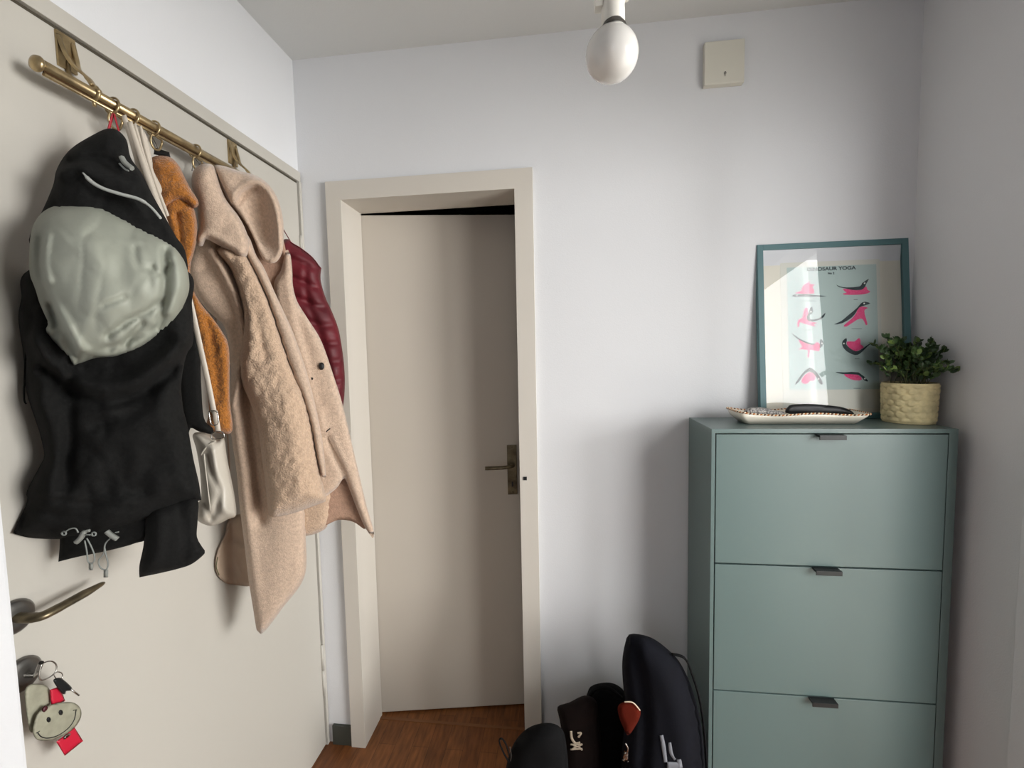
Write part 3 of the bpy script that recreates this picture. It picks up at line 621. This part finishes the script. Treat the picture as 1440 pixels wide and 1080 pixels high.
# ------------------------------------------------------------------ pendant lamp (bare bulb)
bx, by = .077, .66
lamp = thing('pendant_lamp', 'bare opal white bulb in a white socket hanging from the ceiling', 'lamp', (bx, by, ZC))
prof = [(0, 0)]
for i in range(1, 22):
    t = i/22; a = t*PI
    r_ = .0365*math.sin(a)**.92*(1+.05*math.cos(a)); prof.append((r_, .069*(1-math.cos(a))/2))
prof = [q for q in prof if not (q[1] > .058 and q[0] < .0175)]+[(.0165, .0655), (.0150, .069), (.0150, .076)]
ax = (.13, .12, 1); ax2 = (-.02, .1, 1)
lathe('light_bulb', prof, (bx-.008, by-.006, 1.853), 'bulb', lamp, ax, 36)
lathe('bulb_cap', [(.0175, 0), (.0175, .003), (.0150, .004), (.0150, .02)], (bx-.0005, by+.001, 1.921), 'steel', lamp, ax2, 24)
bm = bmesh.new()
bm_lathe(bm, [(.0150, 0), (.0162, .001), (.0165, .030), (.0182, .034), (.0190, .062), (.016, .072), (.007, .078), (0, .080)], (bx-.001, by+.002, 1.928), ax2, 28)
bm_box(bm, bx-.027, bx-.015, by-.006, by+.010, 1.950, 1.995, .004); bm_box(bm, bx+.013, bx+.022, by+.0, by+.014, 1.964, 1.995, .004)
frombm('bulb_socket', bm, 'socket', lamp)
bm = bmesh.new()
for i in range(4): bm_box(bm, bx-.0068+.0012, bx-.0068+.0034-.0006*(i % 2), by-.0128, by-.0105, 1.955+.004*i, 1.957+.004*i)
frombm('socket_marking', bm, mat('rust_print', (150, 120, 108), .6), lamp)
tube('lamp_cord', [(bx-.004, by+.014, 2.03), (bx, by+.01, 2.2), (bx, by, ZC-.02)], .003, 'socket', lamp)
lathe('ceiling_rose', [(0, 0), (.035, 0), (.04, .012), (.04, .0198), (0, .0198)], (bx, by, ZC-.02), 'socket', lamp)

# ------------------------------------------------------------------ square box high on the back wall
jb = thing('junction_box', 'square cream plastic cover fixed high on the back wall', 'wall box', (.5, YB, 2.35))
box('cover', .443, .560, YB-.022, YB-.0005, 2.284, 2.411, 'box', jb, .004)
bm = bmesh.new(); bm_tube(bm, [(.503+.0028*math.cos(a), YB-.0226, 2.315+.0034*math.sin(a)) for a in [i*PI/6 for i in range(12)]], .0009, 6, True); bm_box(bm, .502, .504, YB-.0235, YB-.022, 2.306, 2.312)
frombm('cover_mark', bm, 'steel', jb)

# ------------------------------------------------------------------ shoe cabinet
CX0, CX1, CY0, CY1, CZ = .406, 1.022, 1.256, 1.4765, 1.251
cb = thing('shoe_cabinet', 'sage green shoe cabinet with three flap fronts against the right corner', 'cabinet', ((CX0+CX1)/2, 1.37, 0))
bm = bmesh.new()
bm_box(bm, CX0, CX1, CY0, CY1, CZ-.012, CZ, .0015)
bm_box(bm, CX0, CX0+.010, CY0, CY1, 0, CZ-.0115, .001); bm_box(bm, CX1-.022, CX1, CY0, CY1, 0, CZ-.0115, .001)
bm_box(bm, CX0+.009, CX1-.02, CY0+.024, CY0+.03, .01, CZ-.012, mi=1); bm_box(bm, CX0+.009, CX1-.02, CY1-.008, CY1, 0, CZ-.012)
bm_box(bm, CX0+.009, CX1-.02, CY0+.02, CY1, .0, .06)
frombm('carcass', bm, ['cab', 'cabin'], cb)
for i, (z0, z1) in enumerate(((.8705, 1.2360), (.4945, .8660), (.0700, .4905))):
    dr = box('flap_door', CX0+.0125, CX1-.0245, CY0-.001, CY0+.016, z0, z1, 'cab', cb, .0015)
    xm = .706
    bm = bmesh.new(); bm_box(bm, xm-.033, xm+.033, CY0-.022, CY0-.0008, z1-.0035, z1+.0012, .0008); bm_box(bm, xm-.033, xm+.033, CY0-.0235, CY0-.0205, z1-.011, z1+.0012, .0008)
    frombm('handle', bm, 'black', dr)

# ------------------------------------------------------------------ framed poster leaning on the wall
TH = math.radians(5.0)
PX0, PX1 = .612, 1.046; PW = PX1-PX0; PH = .5475; PYB = 1.438
pf = thing('picture_frame', 'teal framed dinosaur yoga poster leaning on the wall on top of the sage cabinet', 'picture', (0, 0, 0))
pf.location = ((PX0+PX1)/2, PYB, CZ+.0008)
pf.rotation_euler = (-TH, 0, 0)
Rp = Matrix.Rotation(-TH, 3, 'X')
def P(o): o.parent = pf; return o
FWd = .0175
bm = bmesh.new()
for a in ((-PW/2, -PW/2+FWd, 0, PH), (PW/2-FWd, PW/2, 0, PH), (-PW/2+FWd, PW/2-FWd, 0, FWd), (-PW/2+FWd, PW/2-FWd, PH-FWd, PH)):
    bm_box(bm, a[0], a[1], 0, .020, a[2], a[3], .001)
P(frombm('frame_moulding', bm, 'pframe'))
P(box('mat_board', -PW/2+FWd, PW/2-FWd, .010, .014, FWd, PH-FWd, 'mat'))
P(box('backing_board', -PW/2+FWd, PW/2-FWd, .0145, .018, FWd, PH-FWd, 'mat'))
P(box('glass_pane', -PW/2+FWd-.001, PW/2-FWd+.001, .0052, .0068, FWd-.001, PH-FWd+.001, 'glass'))
def ploc(px, py, yl=.0096):
    """photo point -> local (x, z) on the poster's own plane"""
    d = ray(px, py); n = Rp @ Vector((0, 1, 0)); o = Vector(pf.location) + Rp @ Vector((0, yl, 0))
    t = (o-CAMP).dot(n)/d.dot(n); q = Rp.inverted() @ (CAMP+d*t-Vector(pf.location)); return q.x, q.z
a0 = ploc(1099, 378); a1 = ploc(1236, 560)
pr = P(box('print_sheet', a0[0]-.004, a1[0]+.012, .0094, .0100, ploc(1150, 572)[1]-.005, ploc(1150, 372)[1]+.012, 'printw'))
b0 = ploc(1108, 450); b1 = ploc(1234, 450); bz1 = ploc(1170, 374)[1]; bz0 = ploc(1150, 548)[1]
bm = bmesh.new(); bm_box(bm, b0[0], b1[0], .0090, .0094, bz0, bz1)
blue = frombm('colour_field', bm, 'print'); blue.parent = pr
def flat_poly(pts, y, mi, bm, c):
    q = []
    for u, v in pts:
        x, z = ploc(1100+u/10.286, c+v/10.286); q.append(bm.verts.new((x, y, z)))
    q2 = [bm.verts.new((v.co.x, y-.0002, v.co.z)) for v in q]
    n = len(q); f = bm.faces.new(q2); f.material_index = mi; f = bm.faces.new(q[::-1]); f.material_index = mi
    for i in range(n): g = bm.faces.new((q[i], q[(i+1) % n], q2[(i+1) % n], q2[i])); g.material_index = mi
def rnd(pts, n=3): return [(p.x, p.y) for p in spl([(a, b, 0) for a, b in pts], n, True)]
dinos = [
 (365, [(185, 490), (270, 455), (300, 380), (400, 315), (385, 350), (470, 365), (430, 400), (460, 490)], [[(135, 522), (190, 505), (240, 510), (330, 495), (420, 510), (640, 530), (420, 540), (240, 535), (200, 545)]], (208, 522)),
 (365, [(870, 425), (1010, 430), (1140, 430), (1210, 390), (1230, 440), (1270, 460), (1230, 490), (1100, 510), (900, 510), (880, 490), (930, 480)], [[(780, 365), (830, 390), (930, 405), (1120, 390), (1150, 345), (1190, 315), (1250, 280), (1215, 345), (1190, 400), (1140, 440), (1010, 440), (900, 415), (820, 400)]], (1187, 345)),
 (365, [(220, 970), (225, 880), (290, 840), (310, 740), (350, 690), (375, 760), (370, 870), (400, 900), (520, 920), (440, 930), (490, 970), (380, 945), (310, 925), (250, 905), (240, 970)], [[(415, 675), (440, 740), (425, 780), (395, 800), (400, 850), (430, 870), (520, 850), (590, 800), (620, 770), (600, 830), (520, 880), (420, 895), (365, 880), (350, 830), (385, 760)]], (412, 757)),
 (365, [(1090, 700), (1150, 680), (1240, 700), (1190, 725), (1190, 790), (1230, 930), (1205, 945), (1160, 860), (1080, 870), (930, 970), (890, 950), (1000, 860), (1070, 770)], [[(745, 940), (850, 890), (960, 800), (1080, 700), (1130, 640), (1190, 610), (1270, 635), (1190, 665), (1110, 695), (1060, 770), (1000, 840), (870, 920)]], (1180, 637)),
 (460, [(230, 180), (330, 225), (460, 255), (490, 215), (545, 250), (540, 310), (520, 350), (400, 330), (390, 430), (360, 425), (370, 330), (230, 320), (290, 285)], [[(135, 90), (220, 150), (300, 190), (380, 225), (460, 240), (450, 260), (380, 250), (300, 215), (200, 160)], [(550, 170), (595, 235), (545, 305), (540, 250)]], (568, 238)),
 (460, [(930, 210), (1040, 210), (1100, 160), (1130, 190), (1130, 250), (1180, 290), (1060, 350), (960, 290)], [[(925, 160), (930, 200), (920, 250), (980, 310), (1060, 350), (1130, 330), (1200, 280), (1290, 225), (1350, 240), (1280, 240), (1200, 310), (1120, 385), (1050, 405), (960, 370), (890, 310), (862, 240), (880, 190)]], (887, 238)),
 (460, [(390, 650), (480, 710), (450, 780), (400, 770), (370, 810), (300, 815), (280, 750)], [[(180, 825), (280, 680), (390, 585), (480, 640), (550, 740), (585, 820), (540, 820), (490, 720), (390, 640), (300, 700), (240, 790)]], (520, 750)),
 (460, [(890, 680), (1090, 690), (1150, 760), (1050, 770), (960, 740)], [[(765, 650), (900, 655), (1100, 655), (1240, 780), (1180, 770), (1100, 690), (870, 680)]], (1190, 745))]
for c, pk, dks, e in dinos:
    bm = bmesh.new()
    flat_poly(rnd(pk, 2), .0088, 0, bm, c)
    for dk in dks: flat_poly(rnd(dk, 2), .0084, 1, bm, c)
    flat_poly([(e[0]+13*math.cos(i*PI/4), e[1]+13*math.sin(i*PI/4)) for i in range(8)], .0080, 2, bm, c)
    o = frombm('dinosaur_figure', bm, ['pink', 'ink', 'white']); o.parent = pr
for c, u, v, L in ((365, 365, 598, 240), (365, 1060, 580, 60), (365, 370, 1020, 100), (365, 1075, 1003, 150), (460, 380, 470, 110), (460, 1080, 460, 70), (460, 1080, 885, 100)):
    bm = bmesh.new(); flat_poly([(u-L/2, v-4), (u+L/2, v-4), (u+L/2, v+4), (u-L/2, v+4)], .0088, 0, bm, c)
    o = frombm('caption', bm, 'inkg'); o.parent = pr
def text(body, px0, px1, py, size, y, m, par, name):
    cu = bpy.data.curves.new(name, 'FONT'); cu.body = body; cu.size = size; cu.extrude = .0001; cu.align_x = 'CENTER'; cu.align_y = 'CENTER'; cu.offset = .0004
    t = bpy.data.objects.new('tmp', cu); COL.objects.link(t); bpy.context.view_layer.update()
    me = bpy.data.meshes.new_from_object(t.evaluated_get(bpy.context.evaluated_depsgraph_get())); bpy.data.objects.remove(t)
    xs = [v.co.x for v in me.vertices]; wd = max(xs)-min(xs)
    q0, q1 = ploc(px0, py), ploc(px1, py)
    sx = (q1[0]-q0[0])/wd
    me.transform(Matrix(((sx, 0, 0, (q0[0]+q1[0])/2), (0, 0, -1, y), (0, 1, 0, (q0[1]+q1[1])/2), (0, 0, 0, 1))))
    me.materials.clear(); o = link(name, me, m); o.parent = par; return o
text('DINOSAUR YOGA', 1134.5, 1203, 378, .0150, .0088, 'ink', pr, 'title_lettering')
text('No 2', 1164, 1173, 384.5, .0085, .0088, 'ink', pr, 'subtitle_lettering')

# ------------------------------------------------------------------ ceramic tray and what lies on it
ty = thing('serving_tray', 'white ceramic tray with a brown rope patterned rim on the cabinet top', 'tray', (.66, 1.365, CZ))
def rrect(x0, x1, y0, y1, r, n=6):
    out = []
    for cx_, cy_, a0 in ((x1-r, y1-r, 0), (x0+r, y1-r, PI/2), (x0+r, y0+r, PI), (x1-r, y0+r, 1.5*PI)):
        for i in range(n+1): a = a0+i*PI/2/n; out.append((cx_+r*math.cos(a), cy_+r*math.sin(a)))
    return out
def dens(L, n=4):
    out = []
    for i in range(len(L)):
        a, b = L[i], L[(i+1) % len(L)]; k = max(1, int(math.hypot(b[0]-a[0], b[1]-a[1])/.012))
        for j in range(k): out.append((a[0]+(b[0]-a[0])*j/k, a[1]+(b[1]-a[1])*j/k))
    return out
base = dens(rrect(.530, .828, 1.338, 1.408, .012))
def rimp(x, y, s, z):   # scale outwards from the base outline
    cx_, cy_ = .680, 1.373
    return (cx_+(x-cx_)*(1+.19*s/1.0*1.0), cy_+(y-cy_)*(1+.62*s), z)
lay = [(0, .0005), (.05, .0), (.75, .020), (1.0, .030)]
bm = bmesh.new(); rings = []
def wav(x, y): return .0025*math.sin(x*38)+(.016*max(0, (.56-x)/.1) if x < .56 else 0)
for s, z in lay: rings.append([bm.verts.new((*rimp(x, y, s, 0)[:2], CZ+.0008+z+(wav(x, y) if s > .9 else 0))) for x, y in base])
for s, z in ((.96, .030), (.70, .0225), (.02, .005)): rings.append([bm.verts.new((*rimp(x, y, s, 0)[:2], CZ+.0008+z+(wav(x, y) if s > .9 else 0))) for x, y in base])
n = len(base)
for a, b in zip(rings[:-1], rings[1:]):
    for j in range(n): f = bm.faces.new((a[j], a[(j+1) % n], b[(j+1) % n], b[j])); f.smooth = True
bm.faces.new(rings[0]); bm.faces.new(rings[-1][::-1]); bmesh.ops.recalc_face_normals(bm, faces=bm.faces)
frombm('tray_dish', bm, 'ceramic', ty)
# rope rim: beads alternating brown / orange / cream
bm = bmesh.new(); rim = [(*rimp(x, y, 1.0, 0)[:2], CZ+.0310+wav(x, y)) for x, y in base]
L = []
for i in range(n):
    a, b = Vector(rim[i]), Vector(rim[(i+1) % n]); k = max(1, round((b-a).length/.0045))
    for j in range(k): L.append((a.lerp(b, j/k), (b-a).normalized()))
for i, (p, t) in enumerate(L):
    o = Vector((t.y, -t.x, 0))
    bm_tube(bm, [p-t*.0026+Vector((0, 0, -.0018))+o*.001, p, p+t*.0026+Vector((0, 0, .0018))], [.0013, .0023, .0013], 6, mi=(0, 1, 0, 2)[i % 4])
frombm('rope_rim', bm, [mat('rope_cream', (232, 214, 184), .25), mat('rope_brown', (92, 50, 28), .25), mat('rope_orange', (190, 112, 52), .25)], ty)
# black folded pouch, paper card and coins / keys heap
tp = Plane((.3, 1.365), (1., 1.365))
bk = pillow('folded_pouch', [(1108, 572), (1114, 569), (1140, 568), (1165, 570), (1186, 573), (1200, 580), (1196, 584), (1150, 584), (1110, 582), (1104, 578)], tp, 'gloss', None, off=.0, T=.008, w=4, back=.012, step=3, rough=.003, rscale=12)
tag(bk, 'flat black folded pouch lying in the right part of the ceramic tray', 'pouch')
pc = pillow('patterned_cloth', [(1046, 578), (1056, 573), (1072, 573), (1090, 577), (1104, 580), (1098, 585), (1060, 585)], tp, mat('patterned_cloth', (200, 196, 190), .7, var=(260, .7), rgb2=(50, 48, 52)), None, off=.0, T=.016, w=5, back=.012, step=2.5, rough=.004, rscale=5)
tag(pc, 'crumpled dark patterned cloth in the left part of the ceramic tray', 'cloth')
# ------------------------------------------------------------------ potted plant
QX, QY, QR = .985, 1.374, .0625
pp = thing('potted_plant', 'small leafy green plant in a honeycomb textured cream pot on the cabinet', 'plant', (QX, QY, CZ))
bm = bmesh.new()
NU, NV = 150, 36; z0 = CZ+.0008; HH = .113
def potr(a, z):
    # scale-like honeycomb relief
    u = a/(2*PI)*15; v = (z)/.0165; row = math.floor(v); fu = (u+.5*(row % 2)) % 1-.5; fv = v-row-.5
    d = max(abs(fu)*1.0+abs(fv)*.45, abs(fv)*.95)
    e = max(0, min(1, (0.47-d)/.10)); tp_ = 1 if .006 < z < HH-.006 else 0
    return (e*.0022+.0012*math.sin(7*u+3*row)*.3)*tp_
rings = []
for j in range(NV*2+1):
    z = HH*j/(NV*2); rings.append([bm.verts.new((QX+(QR-.004+.004*z/HH+potr(2*PI*i/NU, z))*math.cos(2*PI*i/NU), QY+(QR-.004+.004*z/HH+potr(2*PI*i/NU, z))*math.sin(2*PI*i/NU), z0+z)) for i in range(NU)])
for rr, zz in ((QR-.005, HH), (QR-.006, HH-.02), (0.001, HH-.02)):
    rings.append([bm.verts.new((QX+rr*math.cos(2*PI*i/NU), QY+rr*math.sin(2*PI*i/NU), z0+zz)) for i in range(NU)])
for a, b in zip(rings[:-1], rings[1:]):
    for i in range(NU): f = bm.faces.new((a[i], a[(i+1) % NU], b[(i+1) % NU], b[i])); f.smooth = True
bm.faces.new(rings[0][::-1]); bmesh.ops.recalc_face_normals(bm, faces=bm.faces)
frombm('pot', bm, mat('pot_cream', (222, 206, 158), .75, bump=(120, .3, .001), var=(40, .12)), pp)
lathe('soil', [(0, .0), (.05, .0), (.055, -.004), (0, -.005)], (QX, QY, z0+HH-.012), 'soil', pp)
bms = bmesh.new(); bml = bmesh.new()
def leafq(bm, p, d, L, W, mi):
    u, v = basis(d); s = random.uniform(0, 2*PI); a = u*math.cos(s)+v*math.sin(s); nn = d.cross(a)
    q = [p, p+d*L*.3+a*W*.5+nn*W*.12, p+d*L*.7+a*W*.45+nn*W*.10, p+d*L, p+d*L*.7-a*W*.45+nn*W*.10, p+d*L*.3-a*W*.5+nn*W*.12]
    mid = [p+d*L*.3, p+d*L*.7]
    V = [bm.verts.new(x) for x in q]+[bm.verts.new(x) for x in mid]
    for f in ((0, 1, 6), (1, 2, 7, 6), (2, 3, 7), (3, 4, 7), (4, 5, 6, 7), (5, 0, 6)):
        g = bm.faces.new([V[i] for i in f]); g.material_index = mi; g.smooth = True
for s in range(60):
    a = random.uniform(0, 2*PI); el = random.uniform(.08, 1.5); rad = random.uniform(.075, .128)*(1.0 if el < .9 else .95)*(1.22 if math.cos(a) < -.3 else 1)
    p0 = Vector((QX+.035*random.uniform(-1, 1), QY+.035*random.uniform(-1, 1), z0+HH-.01))
    dirv = Vector((math.cos(a)*math.cos(el), math.sin(a)*math.cos(el), .85*math.sin(el)+.05))
    tip = Vector((QX, QY, z0+HH+.012))+dirv*rad
    tip.x = min(tip.x, 1.048); 
    if tip.y > 1.43: tip.y = 1.43-random.uniform(0, .02)
    mid = p0.lerp(tip, .5)+Vector((0, 0, .018))
    pts = spl([p0, mid, tip], 6)
    bm_tube(bms, pts, .0009, 5)
    for i in range(3, len(pts)):
        d = (pts[i]-pts[i-1]).normalized()
        for k in range(3 if i > 6 else 2):
            dd = (d*random.uniform(.3, 1)+Vector((random.uniform(-1, 1), random.uniform(-1, 1), random.uniform(-.2, 1)))*.8).normalized()
            e = pts[i]+dd*.02
            if e.x > 1.062 or (e.y > 1.442): continue
            leafq(bml, pts[i], dd, random.uniform(.011, .020), random.uniform(.008, .013), 1 if random.random() < .22 else 0)
frombm('stems', bms, 'stem', pp); frombm('foliage', bml, ['leaf', 'leafl'], pp)

# ------------------------------------------------------------------ bags on the floor
def bagplane(y): return Plane((-.5, y), (.5, y))
B1 = bagplane(1.38)
g1 = thing('backpack', 'tall navy backpack with white lettering leaning beside the sage cabinet', 'backpack', (.30, 1.36, 0))
B1a = Plane((-.5, 1.25), (.5, 1.25), .402)
nb_ = pillow('pack_body', [(885, 892), (905, 893), (922, 900), (940, 914), (955, 930), (968, 955), (978, 985), (986, 1020), (990, 1060), (994, 1120), (1000, 1290), (862, 1290), (872, 1120), (875, 1050), (880, 1000), (876, 960), (875, 930), (879, 905)], B1a, 'bagn', g1, off=.0, T=.065, w=46, back=.04, step=7,
    creases=[([(892, 895), (896, 930), (905, 980), (908, 1040), (900, 1120)], -.014, 7), ([(960, 945), (972, 1000), (982, 1080)], -.012, 6), ([(930, 940), (950, 1000), (960, 1060)], .008, 14)])
cord('zip_line', [(885, 893), (886, 930), (891, 975), (888, 1010), (884, 1045), (880, 1100)], B1a, .025, .0025, 'bagk', nb_)
pillow('orange_pocket', [(869, 993), (878, 987), (892, 989), (900, 997), (900, 1008), (893, 1022), (883, 1034), (875, 1020), (870, 1006)], B1a, 'orange', g1, off=.055, T=.010, w=8, back=.01, step=4)
cord('pocket_edge', [(878, 987), (890, 988), (900, 999)], B1a, .066, .0016, 'logo', g1)
cord('zip_pull', [(880, 1046), (883, 1053), (880, 1064), (877, 1070)], B1a, .066, .0022, 'chrome', g1)
pillow('zip_pull', [(878, 1056, 1), (884, 1056, 1), (884, 1072, 1), (875, 1069, 1)], B1a, 'chrome', g1, off=.064, T=.002, w=1.5, back=.001, step=2.5)
for q in ([(930, 1034, 5), (933, 1050, 6), (936, 1072, 5)], [(942, 1044, 5), (944, 1058, 6), (950, 1068, 5)], [(938, 1076, 10), (958, 1077, 10)], [(954, 1062, 6), (956, 1080, 8)]):
    ribbon('lettering', q, B1a, 'logow', nb_, .0665, .0015)
cord('shoulder_strap', [(945, 920), (962, 925), (972, 945), (985, 990), (992, 1050), (996, 1130)], B1a, .02, .006, 'bagk', g1, flat=.5)
B2 = bagplane(1.33)
g2 = thing('duffel_bag', 'black bag slumped between the brown bag and the navy backpack', 'bag', (.10, 1.36, 0))
pillow('bag_body', [(824, 980), (830, 966), (842, 961), (858, 960), (872, 966), (882, 980), (888, 1010), (886, 1060), (892, 1250), (800, 1250), (805, 1080), (812, 1010)], bagplane(1.425), 'bagk', g2, off=.0, T=.04, w=26, back=.03, step=6, rough=.008, rscale=18)
cord('bag_handle', [(826, 985), (836, 970), (856, 968), (874, 982)], bagplane(1.425), .05, .006, 'bagk', g2)
g3 = thing('tote_bag', 'dark brown bag with a small cream emblem, standing in the pile of bags', 'bag', (-.01, 1.34, 0))
B3 = bagplane(1.33)
tb = pillow('bag_body', [(784, 994), (800, 988), (822, 978), (838, 985), (842, 1010), (846, 1060), (850, 1270), (780, 1270), (786, 1120), (790, 1040), (787, 1012)], B3, 'bagb', g3, off=.0, T=.04, w=24, back=.035, step=6, rough=.006, rscale=20)
for q in ([(803, 1028, 3.5), (804, 1038, 3.5), (809, 1045, 3.5), (816, 1044, 3)], [(812, 1031, 3), (817, 1031, 3), (813, 1037, 3)], [(802, 1047, 2.5), (819, 1047, 2.5)], [(802, 1054, 2.5), (819, 1053, 2.5)], [(805, 1047, 2.5), (812, 1050, 2.5), (819, 1046, 2.5)], [(804, 1054, 2.5), (812, 1050, 2.5), (819, 1055, 2.5)]):
    ribbon('emblem', q, B3, 'logo', tb, .0415, .0012)
g4 = thing('backpack', 'low rounded black backpack with a pull loop, leftmost in the pile of bags', 'backpack', (-.14, 1.28, 0))
B4 = bagplane(1.21)
rb = pillow('pack_body', [(716, 1062), (726, 1040), (742, 1024), (762, 1017), (780, 1018), (792, 1028), (797, 1052), (800, 1100), (806, 1320), (700, 1320), (706, 1150), (708, 1100)], B4, 'bagk', g4, off=.0, T=.05, w=34, back=.04, step=6, creases=[([(722, 1070), (735, 1040), (760, 1027), (784, 1032)], -.008, 3.5)])
cord('pull_loop', [(716, 1072), (708, 1058), (702, 1042), (706, 1039), (712, 1048), (716, 1062)], B4, .03, .0035, 'bagk', g4, flat=.6)
cord('strap_buckle', [(717, 1050), (719, 1062), (718, 1070)], B4, .03, .0014, 'steel', g4)
